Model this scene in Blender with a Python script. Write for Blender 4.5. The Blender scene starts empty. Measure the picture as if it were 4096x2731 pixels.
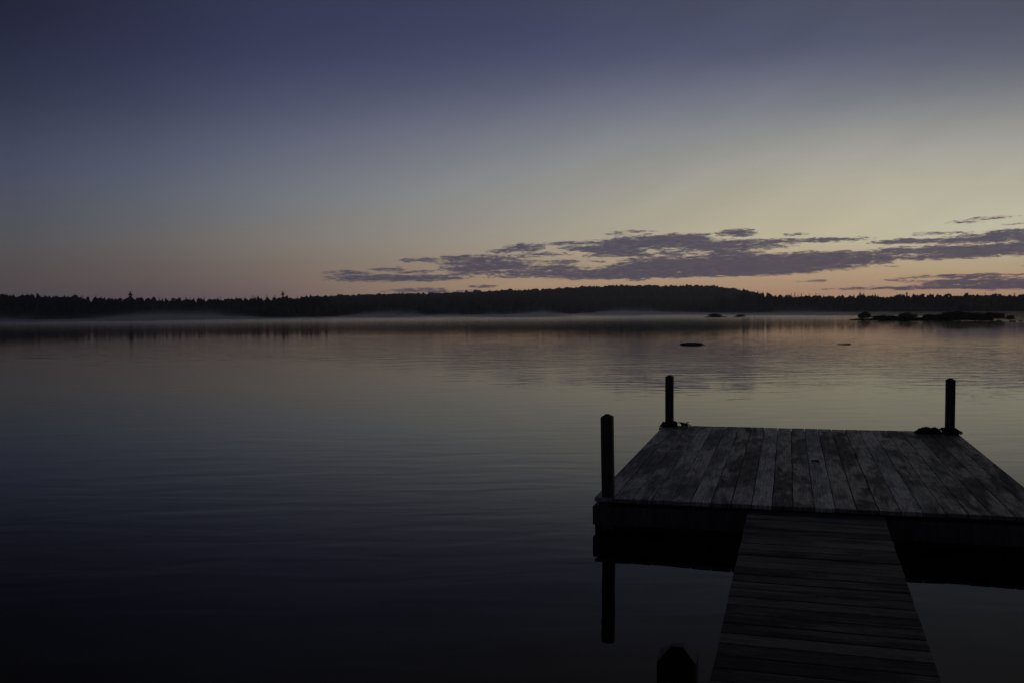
import bpy, math, random
import numpy as np
from mathutils import Matrix, Vector, noise as mnoise

random.seed(7)
rng = np.random.default_rng(7)
C = bpy.context.scene.collection
SC = bpy.context.scene

# ------------------------------------------------------------------ camera
W0, H0 = 4096.0, 2731.0                 # pixel frame of the photograph, used only for aiming
F, PITCH, ROLL, HC = 3861.0, 0.03017, 0.00855, 1.655
_f = Vector((0, math.cos(PITCH), -math.sin(PITCH)))
_u = Vector((0, math.sin(PITCH), math.cos(PITCH)))
_r = Vector((1, 0, 0))
CR = _r * math.cos(ROLL) - _u * math.sin(ROLL)
CU = _u * math.cos(ROLL) + _r * math.sin(ROLL)
CF = _f
cam_d = bpy.data.cameras.new('camera')
cam = bpy.data.objects.new('camera', cam_d)
C.objects.link(cam)
cam_d.sensor_width = 36.0
cam_d.lens = F * 36.0 / W0
cam_d.clip_start = 0.05
cam_d.clip_end = 60000
m = Matrix((CR, CU, -CF)).transposed().to_4x4()
m.translation = (0, 0, HC)
cam.matrix_world = m
SC.camera = cam

SC.view_settings.view_transform = 'Standard'
SC.view_settings.look = 'None'
SC.view_settings.exposure = 0.0
SC.view_settings.gamma = 1.0
SC.cycles.use_denoising = True
SC.cycles.max_bounces = 6
SC.cycles.volume_bounces = 1
SC.cycles.volume_step_rate = 1.0
SC.cycles.volume_max_steps = 64


def ray(x, y):
    return (CF * F + CR * (x - W0 / 2) + CU * (H0 / 2 - y)).normalized()


def ground(x, y, z=0.0):
    d = ray(x, y)
    t = (z - HC) / d.z
    return Vector((d.x * t, d.y * t, z))


def azel(x, y):
    d = ray(x, y)
    return math.degrees(math.atan2(d.x, d.y)), math.degrees(math.asin(d.z))


def lin(c):
    return tuple(((v / 255) / 12.92 if v / 255 <= 0.04045 else ((v / 255 + 0.055) / 1.055) ** 2.4) for v in c)


# ------------------------------------------------------------------ node helpers
class G:
    def __init__(s, nt):
        s.nt = nt
        s.N = nt.nodes
        s.L = nt.links

    def node(s, t, **k):
        n = s.N.new(t)
        for a, b in k.items():
            setattr(n, a, b)
        return n

    def put(s, sock, v):
        if v is None:
            return
        if isinstance(v, bpy.types.NodeSocket):
            s.L.new(v, sock)
        else:
            sock.default_value = v

    def m(s, op, a, b=None, c=None, clamp=False):
        n = s.node('ShaderNodeMath', operation=op, use_clamp=clamp)
        s.put(n.inputs[0], a)
        s.put(n.inputs[1], b)
        s.put(n.inputs[2], c)
        return n.outputs[0]

    def v(s, op, a, b=None, c=None):
        n = s.node('ShaderNodeVectorMath', operation=op)
        s.put(n.inputs[0], a)
        s.put(n.inputs[1], b)
        s.put(n.inputs[2], c)
        return n.outputs['Value'] if op in ('DOT_PRODUCT', 'LENGTH') else n.outputs[0]

    def xyz(s, x=0.0, y=0.0, z=0.0):
        n = s.node('ShaderNodeCombineXYZ')
        s.put(n.inputs[0], x)
        s.put(n.inputs[1], y)
        s.put(n.inputs[2], z)
        return n.outputs[0]

    def sep(s, v):
        n = s.node('ShaderNodeSeparateXYZ')
        s.put(n.inputs[0], v)
        return n.outputs

    def noise(s, vec, scale=1.0, detail=4.0, rough=0.5, dist=0.0):
        n = s.node('ShaderNodeTexNoise')
        s.put(n.inputs['Vector'], vec)
        n.inputs['Scale'].default_value = scale
        n.inputs['Detail'].default_value = detail
        n.inputs['Roughness'].default_value = rough
        n.inputs['Distortion'].default_value = dist
        return n.outputs['Fac']

    def rng(s, v, a, b, c=0.0, d=1.0, smooth=True):
        n = s.node('ShaderNodeMapRange')
        n.interpolation_type = 'SMOOTHSTEP' if smooth else 'LINEAR'
        s.put(n.inputs['Value'], v)
        for k, q in zip(('From Min', 'From Max', 'To Min', 'To Max'), (a, b, c, d)):
            s.put(n.inputs[k], q)
        return n.outputs[0]

    def mix(s, f, a, b, mode='MIX'):
        n = s.node('ShaderNodeMix', data_type='RGBA', blend_type=mode)
        s.put(n.inputs[0], f)
        s.put(n.inputs[6], a if isinstance(a, bpy.types.NodeSocket) else (*a[:3], 1))
        s.put(n.inputs[7], b if isinstance(b, bpy.types.NodeSocket) else (*b[:3], 1))
        return n.outputs[2]


# ------------------------------------------------------------------ sky (dusk, sun below the horizon to the right)
world = bpy.data.worlds.new('World')
SC.world = world
world.use_nodes = True
g = G(world.node_tree)
g.N.clear()
tc = g.node('ShaderNodeTexCoord')
dx, dy, dz = g.sep(tc.outputs['Generated'])
AZ = g.m('MULTIPLY', g.m('ARCTAN2', dx, dy), 57.29578)
EL = g.m('MULTIPLY', g.m('ARCSINE', g.m('MINIMUM', g.m('MAXIMUM', dz, -1.0), 1.0)), 57.29578)

ys = [20, 200, 400, 600, 800, 950, 1100, 1170]
cols = {
    80: [(35, 38, 58), (41, 45, 68), (52, 56, 78), (68, 73, 95), (79, 84, 98), (85, 85, 88), (86, 77, 77), (78, 69, 73)],
    1060: [(51, 56, 83), (58, 61, 90), (74, 79, 105), (97, 102, 120), (114, 118, 126), (124, 120, 114), (122, 107, 97), (108, 92, 92)],
    2060: [(62, 66, 92), (69, 73, 103), (96, 100, 120), (129, 132, 140), (150, 150, 145), (163, 157, 143), (168, 144, 118), (165, 136, 110)],
    3060: [(75, 79, 100), (85, 89, 112), (120, 123, 136), (156, 156, 151), (179, 173, 153), (197, 188, 158), (181, 153, 122), (170, 136, 112)],
    4020: [(78, 82, 98), (94, 98, 116), (129, 131, 134), (170, 167, 159), (192, 186, 163), (196, 193, 168), (185, 157, 120), (168, 131, 110)],
}
ZEN = (24, 25, 32)
colset = []                                  # (az, [(el, linear rgb)])
for px, cs in cols.items():
    st = []
    for y, c in zip(ys, cs):
        a, e = azel(px, y)
        st.append((e, np.array(lin(c))))
    az0 = azel(px, 1240)[0]
    st = sorted(st, key=lambda t: t[0])
    top = st[-1][1]
    st = [(0.0, st[0][1] * 0.92)] + st
    gr = top * .45 + top.mean() * .55
    st += [(20.0, (top * .5 + gr * .5) * .85), (25.0, gr * 0.62), (34.0, gr * 0.42), (50.0, np.array(lin(ZEN)) * 1.05), (90.0, np.array(lin(ZEN)))]
    colset.append((az0, st))
# sample every column at common elevations
ELS = [0, 1, 2, 3, 4, 5.5, 7, 8.5, 10, 11.5, 13, 14.5, 16, 18, 20.5, 23, 27, 32, 40, 50, 65, 90]


def colat(st):
    e = [t[0] for t in st]
    c = np.array([t[1] for t in st])
    # the glow close to the horizon is seen through the haze below
    return np.array([[np.interp(x, e, c[:, k]) for k in range(3)] for x in ELS]) * np.interp(ELS, [0, 2.4, 5, 9, 13, 90], [1.33, 1.28, 1.12, 1.06, 1.01, 1])[:, None]


base_az = [a for a, _ in colset]
base = [colat(s) for _, s in colset]
gl, bl, dk = base[-1], base[2], base[0]
# one more ring of columns round the sky behind the camera
allc = [(-180, dk * 0.50), (-120, dk * 0.50), (-60, dk * 0.62)] + list(zip(base_az, base)) + \
       [(40, gl * 0.85), (60, gl * 0.45 + bl * 0.15), (95, dk * 0.9), (140, dk * 0.6), (180, dk * 0.50)]
A = np.array([a for a, _ in allc], float)
V = np.array([v for _, v in allc])


def catmull(a):
    i = int(np.clip(np.searchsorted(A, a) - 1, 0, len(A) - 2))
    t = (a - A[i]) / (A[i + 1] - A[i])
    p0, p1, p2, p3 = V[max(i - 1, 0)], V[i], V[i + 1], V[min(i + 2, len(A) - 1)]
    h = A[i + 1] - A[i]
    m1 = (p2 - p0) / (A[i + 1] - A[max(i - 1, 0)]) * h
    m2 = (p3 - p1) / (A[min(i + 2, len(A) - 1)] - A[i]) * h
    r = (2 * t**3 - 3 * t**2 + 1) * p1 + (t**3 - 2 * t**2 + t) * m1 + (-2 * t**3 + 3 * t**2) * p2 + (t**3 - t**2) * m2
    return np.maximum(r, 0.002)


AZS = [-180, -120, -75, -50, -35, -27, -20.5, -14.4, -7, 0.2, 7.5, 14.7, 21, 27, 33, 42, 60, 95, 140, 180]
elpos = g.m('DIVIDE', g.m('MAXIMUM', EL, 0.0), 90.0)
sky = None
for k, a in enumerate(AZS):
    cr = g.node('ShaderNodeValToRGB')
    g.put(cr.inputs[0], elpos)
    r = cr.color_ramp
    r.interpolation = 'LINEAR'
    vals = catmull(a)
    while len(r.elements) < len(ELS):
        r.elements.new(0.5)
    for el_, p, c in zip(r.elements, ELS, vals):
        el_.position = p / 90.0
        el_.color = (*[float(q) for q in c], 1)
    if sky is None:
        sky = cr.outputs[0]
    else:
        sky = g.mix(g.rng(AZ, AZS[k - 1], a, smooth=False), sky, cr.outputs[0])

# faint high streaks fanning up from the glow
fan = g.v('MULTIPLY', g.xyz(g.m('ADD', g.m('MULTIPLY', AZ, .42), g.m('MULTIPLY', EL, .9)), g.m('SUBTRACT', g.m('MULTIPLY', EL, .9), g.m('MULTIPLY', AZ, .42)), 0.0), (.10, .34, 0.0))
fn = g.noise(fan, 1.0, 4, .55, .4)
fg = g.rng(fn, .32, .68, .965, 1.035)
fstr = g.m('MULTIPLY', g.rng(AZ, -20, 15), g.rng(EL, 2, 6))
fg = g.m('ADD', 1.0, g.m('MULTIPLY', g.m('SUBTRACT', fg, 1.0), fstr))
sky = g.mix(1.0, sky, g.xyz(fg, fg, fg), 'MULTIPLY')
# cloud bank: low streaky stratocumulus in the direction of the afterglow
CL = [  # centre and radii in 1.21-pixel units of the photo's sky strip, weight
    (115, 201, 75, 8, .9), (250, 218, 210, 10, 1), (400, 216, 130, 8, .8), (365, 158, 62, 7, .9), (475, 150, 45, 6, .8), (255, 188, 60, 6, .8),
    (340, 198, 60, 4, .7), (600, 182, 180, 11, 1), (540, 202, 110, 6, .8), (820, 187, 90, 14, .9), (700, 198, 90, 6, .8),
    (580, 152, 140, 9, .75), (630, 128, 60, 6, .8), (705, 116, 60, 11, .9), (850, 103, 80, 7, .8), (930, 126, 60, 9, .75), (830, 162, 60, 6, .7), (940, 162, 30, 4, .6),
    (1120, 100, 190, 19, 1.1), (1010, 118, 90, 20, 1), (1230, 90, 100, 16, .9), (1400, 68, 60, 11, 1), (1060, 138, 75, 9, .85), (1200, 134, 60, 8, .85),
    (1360, 107, 130, 13, 1), (1370, 133, 100, 11, .95), (1540, 97, 110, 8, .85), (1700, 91, 120, 7, .85), (1590, 73, 30, 4, .6), (1300, 72, 40, 4, .5),
    (1160, 178, 160, 27, 1.2), (980, 208, 235, 12, 1.1), (1060, 196, 160, 18, 1.1), (1400, 178, 240, 26, 1.3), (1640, 163, 210, 24, 1.2), (1850, 151, 100, 14, 1),
    (1480, 193, 210, 12, 1), (1250, 208, 130, 8, .8), (1400, 152, 140, 12, .9),
    (1960, 97, 105, 8, .9), (2150, 92, 140, 9, .95), (2290, 78, 110, 14, 1), (2080, 70, 90, 5, .7), (2100, 120, 230, 9, .9), (2200, 128, 160, 12, 1), (2290, 114, 90, 9, .9),
    (2050, 148, 110, 8, .9), (1960, 131, 90, 7, .8), (2170, 140, 120, 9, .9),
    (2180, 210, 190, 5, .85), (2210, 228, 200, 9, 1), (2030, 249, 300, 5, .9), (2290, 247, 85, 9, .95), (2170, 241, 150, 6, .7),
    (2150, 30, 60, 5, .6), (2250, 19, 60, 4, .55), (2330, 38, 40, 3, .5), (2340, 60, 50, 5, .6),
    (1650, 228, 60, 4, .65), (1930, 222, 60, 4, .65), (560, 245, 50, 4, .7), (340, 259, 110, 8, .75), (480, 262, 80, 5, .6), (1060, 64, 60, 5, .55), (1010, 73, 40, 4, .5), (1080, 224, 45, 4, .7),
    (1900, 178, 30, 3, .5), (520, 165, 120, 8, .8), (660, 165, 130, 7, .7), (760, 140, 90, 7, .65), (880, 120, 70, 8, .8), (500, 190, 90, 7, .8), (740, 205, 120, 6, .7), (650, 212, 90, 5, .7),
    (950, 145, 60, 7, .7), (1290, 118, 80, 9, .8), (1500, 115, 90, 7, .7), (1740, 145, 110, 12, .9), (2440, 120, 120, 20, 1), (2500, 90, 160, 18, 1), (2520, 235, 200, 14, .9), (2600, 160, 200, 10, .8),
]
cv0 = g.xyz(AZ, EL, 0.0)
stre = g.v('MULTIPLY', cv0, (1.0, 4.5, 1.0))
w1 = g.m('SUBTRACT', g.noise(stre, 0.9, 3, .55), .5)
w2 = g.m('SUBTRACT', g.noise(g.v('ADD', stre, (31.0, 7.0, 3.0)), 0.9, 3, .55), .5)
cv = g.v('ADD', cv0, g.xyz(g.m('MULTIPLY', w1, 2.2), g.m('MULTIPLY', w2, .28), 0.0))
field = None
for (sx, sy, rx, ry, wt) in CL:
    a, e = azel(1250 + sx * 1.21, 850 + sy * 1.21)
    ra, re = rx * 1.21 / 67.4 * 1.2, ry * 1.21 / 67.4 * 1.55
    q = g.v('MULTIPLY_ADD', cv, (1 / ra, 1 / re, 0.0), (-a / ra, -e / re, 0.0))
    d2 = g.v('DOT_PRODUCT', q, q)
    b = g.m('MULTIPLY', g.m('SUBTRACT', 1.0, g.m('MINIMUM', d2, 1.0)), wt)
    field = b if field is None else g.m('ADD', field, g.m('MULTIPLY', b, g.m('SUBTRACT', 1.25, g.m('MINIMUM', field, 1.25))))
n1 = g.noise(g.v('MULTIPLY', cv0, (1.0, 6.0, 1.0)), 1.3, 8, .66, .3)
n2 = g.noise(g.v('MULTIPLY', cv0, (1.0, 7.0, 1.0)), 3.2, 7, .66, .2)
namp = g.rng(field, .35, 1.15, 1.0, .72)
dens = g.m('ADD', field, g.m('MULTIPLY', g.m('MULTIPLY', g.m('SUBTRACT', n1, .5), 3.4), namp))
dens = g.m('ADD', dens, g.m('MULTIPLY', g.m('MULTIPLY', g.m('SUBTRACT', n2, .5), 2.9), namp))
dens = g.m('MULTIPLY', dens, g.rng(field, 0.02, 0.22))
lum = g.noise(g.v('MULTIPLY', cv0, (1.0, 5.0, 0.0)), 1.9, 4, .6)
alpha = g.m('MULTIPLY', g.rng(dens, .12, 1.02), .94)
ccol = g.mix(g.rng(AZ, -12, 26), lin((82, 80, 97)), lin((85, 78, 96)))
ccol = g.mix(g.rng(dens, .6, 1.4, 0.0, .5), ccol, lin((67, 64, 85)))
lg = g.rng(lum, .36, .64, .86, 1.16)
ccol = g.mix(1.0, ccol, g.xyz(lg, lg, lg), 'MULTIPLY')
ccol = g.mix(g.m('MULTIPLY', g.rng(AZ, 18, 27), g.rng(dens, .9, .35, 0.0, .7)), ccol, lin((186, 118, 104)))
sky = g.mix(alpha, sky, ccol)
bgn = g.node('ShaderNodeBackground')
g.put(bgn.inputs[0], sky)
bgn.inputs[1].default_value = 1.0
wo = g.node('ShaderNodeOutputWorld')
g.L.new(bgn.outputs[0], wo.inputs[0])
world.cycles.sampling_method = 'MANUAL'
world.cycles.sample_map_resolution = 512


# ------------------------------------------------------------------ object helpers
def tag(o, label=None, cat=None, group=None, kind=None):
    if label:
        o['label'] = label
    if cat:
        o['category'] = cat
    if group:
        o['group'] = group
    if kind:
        o['kind'] = kind
    return o


def empty(name, loc=(0, 0, 0), mat=None, **k):
    o = bpy.data.objects.new(name, None)
    C.objects.link(o)
    o.empty_display_size = .2
    if mat is not None:
        o.matrix_world = mat
    else:
        o.location = loc
    return tag(o, **k)


class MB:
    def __init__(s):
        s.v, s.f, s.tone = [], [], []

    def add(s, vs, fs, tone=0.5):
        b = len(s.v)
        s.v += [tuple(p) for p in vs]
        s.f += [tuple(i + b for i in q) for q in fs]
        s.tone += [tone] * len(vs)

    def box(s, lo, hi, bev=0.0, tone=0.5, jit=0.0):
        x0, y0, z0 = lo
        x1, y1, z1 = hi
        b = bev
        if b <= 0:
            vs = [(x0, y0, z0), (x1, y0, z0), (x1, y1, z0), (x0, y1, z0), (x0, y0, z1), (x1, y0, z1), (x1, y1, z1), (x0, y1, z1)]
            fs = [(0, 3, 2, 1), (4, 5, 6, 7), (0, 1, 5, 4), (1, 2, 6, 5), (2, 3, 7, 6), (3, 0, 4, 7)]
        else:
            vs, idx = [], {}
            for ix in (0, 1):
                for iy in (0, 1):
                    for iz in (0, 1):
                        X, Y, Z = (x0, x1)[ix], (y0, y1)[iy], (z0, z1)[iz]
                        sx, sy, sz = (1 - 2 * ix) * b, (1 - 2 * iy) * b, (1 - 2 * iz) * b
                        for ax, p in enumerate(((X, Y + sy, Z + sz), (X + sx, Y, Z + sz), (X + sx, Y + sy, Z))):
                            idx[(ix, iy, iz, ax)] = len(vs)
                            vs.append(p)
            I = idx
            fs = []
            for q in (0, 1):
                a = [(q, 0, 0, 0), (q, 1, 0, 0), (q, 1, 1, 0), (q, 0, 1, 0)]
                fs.append([I[k] for k in (a if q else a[::-1])])
                a = [(0, q, 0, 1), (1, q, 0, 1), (1, q, 1, 1), (0, q, 1, 1)]
                fs.append([I[k] for k in (a[::-1] if q else a)])
                a = [(0, 0, q, 2), (1, 0, q, 2), (1, 1, q, 2), (0, 1, q, 2)]
                fs.append([I[k] for k in (a if q else a[::-1])])
            for p in (0, 1):
                for q in (0, 1):
                    fs.append([I[(p, q, 0, 0)], I[(p, q, 1, 0)], I[(p, q, 1, 1)], I[(p, q, 0, 1)]])
                    fs.append([I[(p, 0, q, 0)], I[(p, 1, q, 0)], I[(p, 1, q, 2)], I[(p, 0, q, 2)]])
                    fs.append([I[(0, p, q, 1)], I[(1, p, q, 1)], I[(1, p, q, 2)], I[(0, p, q, 2)]])
            for p in (0, 1):
                for q in (0, 1):
                    for r_ in (0, 1):
                        fs.append([I[(p, q, r_, 0)], I[(p, q, r_, 1)], I[(p, q, r_, 2)]])
        s.add(vs, fs, tone)

    def tube(s, pts, r, n=8, close=False, tone=.5, taper=None):
        pts = [Vector(p) for p in pts]
        N = len(pts)
        vs, fs = [], []
        pn = None
        for i, p in enumerate(pts):
            if close:
                t = pts[(i + 1) % N] - pts[i - 1]
            else:
                t = pts[min(i + 1, N - 1)] - pts[max(i - 1, 0)]
            t.normalize()
            if pn is None:
                pn = t.orthogonal().normalized()
            pn = (pn - t * pn.dot(t))
            pn = pn.normalized() if pn.length > 1e-6 else t.orthogonal().normalized()
            bn = t.cross(pn)
            rr = r if taper is None else r * taper[i]
            for k in range(n):
                a = 2 * math.pi * k / n
                vs.append(p + (pn * math.cos(a) + bn * math.sin(a)) * rr)
        for i in range(N if close else N - 1):
            j = (i + 1) % N
            for k in range(n):
                l = (k + 1) % n
                fs.append((i * n + k, i * n + l, j * n + l, j * n + k))
        if not close:
            fs.append(tuple(range(n - 1, -1, -1)))
            fs.append(tuple((N - 1) * n + k for k in range(n)))
        s.add(vs, fs, tone)

    def build(s, name, mat, parent=None, smooth=False, kind=None, rec=False):
        me = bpy.data.meshes.new(name)
        me.from_pydata(s.v, [], s.f)
        me.validate()
        if rec:
            import bmesh
            bm = bmesh.new()
            bm.from_mesh(me)
            bmesh.ops.recalc_face_normals(bm, faces=bm.faces)
            bm.to_mesh(me)
            bm.free()
        if len(s.tone) == len(me.vertices):
            at = me.attributes.new('tone', 'FLOAT', 'POINT')
            at.data.foreach_set('value', s.tone)
        me.materials.append(mat)
        if smooth:
            me.polygons.foreach_set('use_smooth', [True] * len(me.polygons))
        o = bpy.data.objects.new(name, me)
        C.objects.link(o)
        if parent is not None:
            o.parent = parent
        if kind:
            o['kind'] = kind
        return o


def mat(name):
    M_ = bpy.data.materials.new(name)
    M_.use_nodes = True
    q = G(M_.node_tree)
    p = q.N['Principled BSDF']
    return M_, q, p


def set_disp(q, p, h, strength, dist):
    b = q.node('ShaderNodeBump')
    b.inputs['Strength'].default_value = strength
    b.inputs['Distance'].default_value = dist
    q.put(b.inputs['Height'], h)
    q.L.new(b.outputs[0], p.inputs['Normal'])
    return b


# ------------------------------------------------------------------ materials
def wood_boards(name, light, dark, along='Y', stain=1.0, spec=.35, sc=1.0, rough=(.5, .85), bumps=.5):
    M_, q, p = mat(name)
    p.inputs['Specular IOR Level'].default_value = spec
    tc = q.node('ShaderNodeTexCoord')
    o = tc.outputs['Object']
    x, y, z = q.sep(o)
    if along == 'X':
        x, y = y, x
    at = q.node('ShaderNodeAttribute', attribute_name='tone')
    tone = at.outputs['Fac']
    off = q.m('MULTIPLY', tone, 37.7)
    # long fibres
    fib = q.noise(q.xyz(q.m('MULTIPLY', x, 160.0), q.m('MULTIPLY', y, 3.0), off), 1.0, 4, .6)
    # growth rings cut lengthwise: cathedral arches
    warp = q.noise(q.xyz(q.m('MULTIPLY', x, 7.0), q.m('MULTIPLY', y, 1.1), off), 1.0, 3, .5)
    ring = q.m('SINE', q.m('MULTIPLY', warp, 190.0))
    ring = q.rng(ring, -1, 1)
    # big damp stains running over several boards, each board holding them differently
    st = q.noise(q.xyz(q.m('ADD', x, q.m('MULTIPLY', tone, .23)), q.m('MULTIPLY', y, .26), q.m('MULTIPLY', tone, 3.1)), 2.8 * sc, 7, .62, .6)
    st2 = q.noise(q.xyz(q.m('MULTIPLY', x, 22.0), q.m('MULTIPLY', y, 4.0), off), 1.0, 5, .65, .3)
    s1 = q.rng(st, .44, .58)
    s2 = q.rng(st2, .40, .66)
    hold = q.rng(tone, .35, .85, 1.0, .2, smooth=False)
    col = q.mix(q.m('MULTIPLY', q.m('MULTIPLY', s1, .72 * stain), hold), light, dark)
    col = q.mix(q.m('MULTIPLY', q.m('MULTIPLY', s2, .6 * stain), hold), col, dark)
    col = q.mix(q.m('MULTIPLY', ring, .5), col, (dark[0] * 1.1, dark[1] * 1.1, dark[2] * 1.1))
    col = q.mix(q.rng(fib, .38, .62, 0.0, .65), col, dark)
    # knots and nail heads
    vo = q.node('ShaderNodeTexVoronoi')
    q.put(vo.inputs['Vector'], q.xyz(q.m('MULTIPLY', x, 11.0), q.m('MULTIPLY', y, 5.5), off))
    vo.inputs['Scale'].default_value = 1.0
    kn = q.rng(vo.outputs['Distance'], .05, .12, 1.0, 0.0)
    col = q.mix(q.m('MULTIPLY', kn, .8), col, (dark[0] * .35, dark[1] * .35, dark[2] * .35))
    gain = q.m('ADD', .05, q.m('MULTIPLY', tone, 2.3))
    col = q.mix(1.0, col, q.xyz(gain, gain, gain), 'MULTIPLY')
    q.put(p.inputs['Base Color'], col)
    q.put(p.inputs['Roughness'], q.rng(q.m('ADD', q.m('MULTIPLY', s1, .5), q.m('MULTIPLY', s2, .5)), 0, 1, rough[0], rough[1]))
    h = q.m('ADD', q.m('MULTIPLY', fib, .6), q.m('MULTIPLY', ring, .3))
    h = q.m('SUBTRACT', h, q.m('MULTIPLY', kn, .6))
    set_disp(q, p, h, bumps, .003)
    return M_


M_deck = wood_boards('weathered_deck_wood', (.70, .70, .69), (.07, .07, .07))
M_gang = wood_boards('dark_gangway_wood', (.15, .15, .145), (.03, .03, .03), along='X', stain=.9, spec=.12, rough=(.6, .85))  # same board pattern in much darker tones


def simple_wood(name, c, rough=.8):
    M_, q, p = mat(name)
    tc = q.node('ShaderNodeTexCoord')
    o = q.v('MULTIPLY', tc.outputs['Object'], (30.0, 30.0, 3.0))
    f = q.noise(o, 1.5, 5, .6)
    q.put(p.inputs['Base Color'], q.mix(q.rng(f, .3, .7), c, tuple(v * .45 for v in c)))
    p.inputs['Roughness'].default_value = rough
    set_disp(q, p, f, .5, .004)
    return M_


M_post = simple_wood('old_post_wood', (.13, .125, .12), .7)
M_blackpost = simple_wood('black_post_wood', (.018, .018, .018), .7)  # near-black tone for the near post alone
M_beam = simple_wood('beam_wood', (.17, .17, .175), .7)
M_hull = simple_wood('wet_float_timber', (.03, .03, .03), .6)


def plain(name, c1, c2, scale, rough=.8, metal=0.0, bump=.4, bd=.01):
    M_, q, p = mat(name)
    tc = q.node('ShaderNodeTexCoord')
    f = q.noise(tc.outputs['Object'], scale, 5, .6)
    q.put(p.inputs['Base Color'], q.mix(q.rng(f, .35, .65), c1, c2))
    p.inputs['Roughness'].default_value = rough
    p.inputs['Metallic'].default_value = metal
    set_disp(q, p, f, bump, bd)
    return M_


M_rope = plain('tarred_rope', (.05, .045, .04), (.025, .022, .02), 60, .9)
M_chain = plain('rusty_chain_iron', (.07, .045, .035), (.04, .035, .035), 80, .6, .7)
M_rock = plain('lake_rock', (.10, .10, .095), (.05, .05, .05), 3, .8, 0, .6, .05)
M_twig = plain('wet_bark', (.035, .03, .027), (.02, .018, .016), 40, .9)
M_land = plain('forest_soil', (.05, .045, .035), (.03, .035, .02), .05, 1.0)
M_leaf = plain('forest_leaves', (.085, .095, .06), (.05, .062, .045), .12, .9, 0, 0)
M_need = plain('pine_needles', (.06, .075, .05), (.04, .05, .036), .6, .9, 0, 0)
M_bark = plain('pine_bark', (.07, .06, .05), (.04, .035, .03), 2, .9)
M_bush = plain('shore_bush_leaves', (.13, .135, .085), (.085, .095, .055), 2.0, .9, 0, 0)
M_land.node_tree.nodes['Principled BSDF'].inputs['Specular IOR Level'].default_value = .1
for M_ in (M_leaf, M_need, M_bush):
    M_.node_tree.nodes['Principled BSDF'].inputs['Specular IOR Level'].default_value = .15

# water ------------------------------------------------------------
M_water, q, p = mat('lake_water')
geo = q.node('ShaderNodeNewGeometry')
P = geo.outputs['Position']
x, y, z = q.sep(P)
dist = q.m('SQRT', q.m('ADD', q.m('MULTIPLY', x, x), q.m('MULTIPLY', y, y)))
# broad patches of breeze
patch = q.noise(q.v('MULTIPLY', P, (.018, .035, 0.0)), 1.0, 3, .55, .6)
# the breeze starts beyond a ragged line some 18-25 m out, to the right of the calm water
edge = q.m('ADD', y, q.m('ADD', q.m('MULTIPLY', x, .35), q.m('MULTIPLY', q.m('SUBTRACT', q.noise(q.v('MULTIPLY', P, (.22, .22, 0.0)), 1.0, 4, .6), .5), 16.0)))
breeze = q.rng(edge, 19.0, 34.0)
near_calm = q.rng(y, 5, 60, .35, 1.0, smooth=False)
# ripples, crests lying across the view
rip = q.noise(q.v('MULTIPLY', P, (1.5, 3.0, 0.0)), 1.0, 3, .5, .5)
rip2 = q.noise(q.v('MULTIPLY', P, (.5, 1.5, 0.0)), 1.0, 1, .5, .5)
swell = q.noise(q.v('MULTIPLY', q.v('ADD', P, (3.0, 9.0, 0.0)), (.8, 2.3, 0.0)), 1.0, 2, .45, .4)
amp = q.m('MULTIPLY', breeze, q.rng(patch, .3, .7, .5, 1.4))
# the breeze is strongest close to its edge and dies out towards the far shore
amp = q.m('MULTIPLY', amp, q.m('ADD', q.m('MULTIPLY', q.m('EXPONENT', q.m('DIVIDE', dist, -26.0)), 2.4), .05))
h = q.m('ADD', q.m('MULTIPLY', q.m('MULTIPLY', rip, amp), .0070), q.m('MULTIPLY', q.m('MULTIPLY', rip2, amp), .0185))
h = q.m('ADD', h, q.m('MULTIPLY', q.m('MULTIPLY', swell, q.rng(dist, 8, 60, 1.0, .1)), .0034))
bmp = q.node('ShaderNodeBump')
bmp.inputs['Strength'].default_value = 1.0
bmp.inputs['Distance'].default_value = 1.0
q.put(bmp.inputs['Height'], h)
q.N.remove(p)
fr = q.node('ShaderNodeFresnel')
fr.inputs['IOR'].default_value = 1.33
q.L.new(bmp.outputs[0], fr.inputs['Normal'])
# sky reflection dimmed in the material: levels off well below a mirror at grazing angles
refl = q.m('MULTIPLY', q.m('POWER', fr.outputs[0], .93), .62)
# ruffled water streak before the bushy islet, its bright reflection boosted by a mask
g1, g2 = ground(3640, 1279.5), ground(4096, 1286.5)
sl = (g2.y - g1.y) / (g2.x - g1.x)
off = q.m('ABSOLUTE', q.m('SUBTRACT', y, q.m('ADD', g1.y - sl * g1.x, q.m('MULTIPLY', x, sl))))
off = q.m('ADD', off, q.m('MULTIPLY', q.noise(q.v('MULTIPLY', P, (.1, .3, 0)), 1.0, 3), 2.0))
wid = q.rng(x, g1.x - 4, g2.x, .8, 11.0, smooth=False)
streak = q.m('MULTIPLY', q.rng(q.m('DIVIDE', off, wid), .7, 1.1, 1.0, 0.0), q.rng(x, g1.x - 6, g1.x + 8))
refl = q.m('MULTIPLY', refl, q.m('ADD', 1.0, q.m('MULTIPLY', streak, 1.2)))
glo = q.node('ShaderNodeBsdfGlossy')
q.put(glo.inputs['Color'], q.mix(q.rng(refl, .06, .34), (1, .94, .74), (1, 1, 1)))  # steep reflections painted warmer to mute the mirrored blue
q.put(glo.inputs['Roughness'], q.m('ADD', q.m('MULTIPLY', q.rng(dist, 50, 250, .012, .145, smooth=False), q.rng(x, 55, 110, 1.0, .45)), q.m('MULTIPLY', streak, .35)))
q.L.new(bmp.outputs[0], glo.inputs['Normal'])
dif = q.node('ShaderNodeBsdfDiffuse')
dif.inputs['Color'].default_value = (.004, .005, .005, 1)
mx = q.node('ShaderNodeMixShader')
q.put(mx.inputs[0], refl)
q.L.new(dif.outputs[0], mx.inputs[1])
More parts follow.
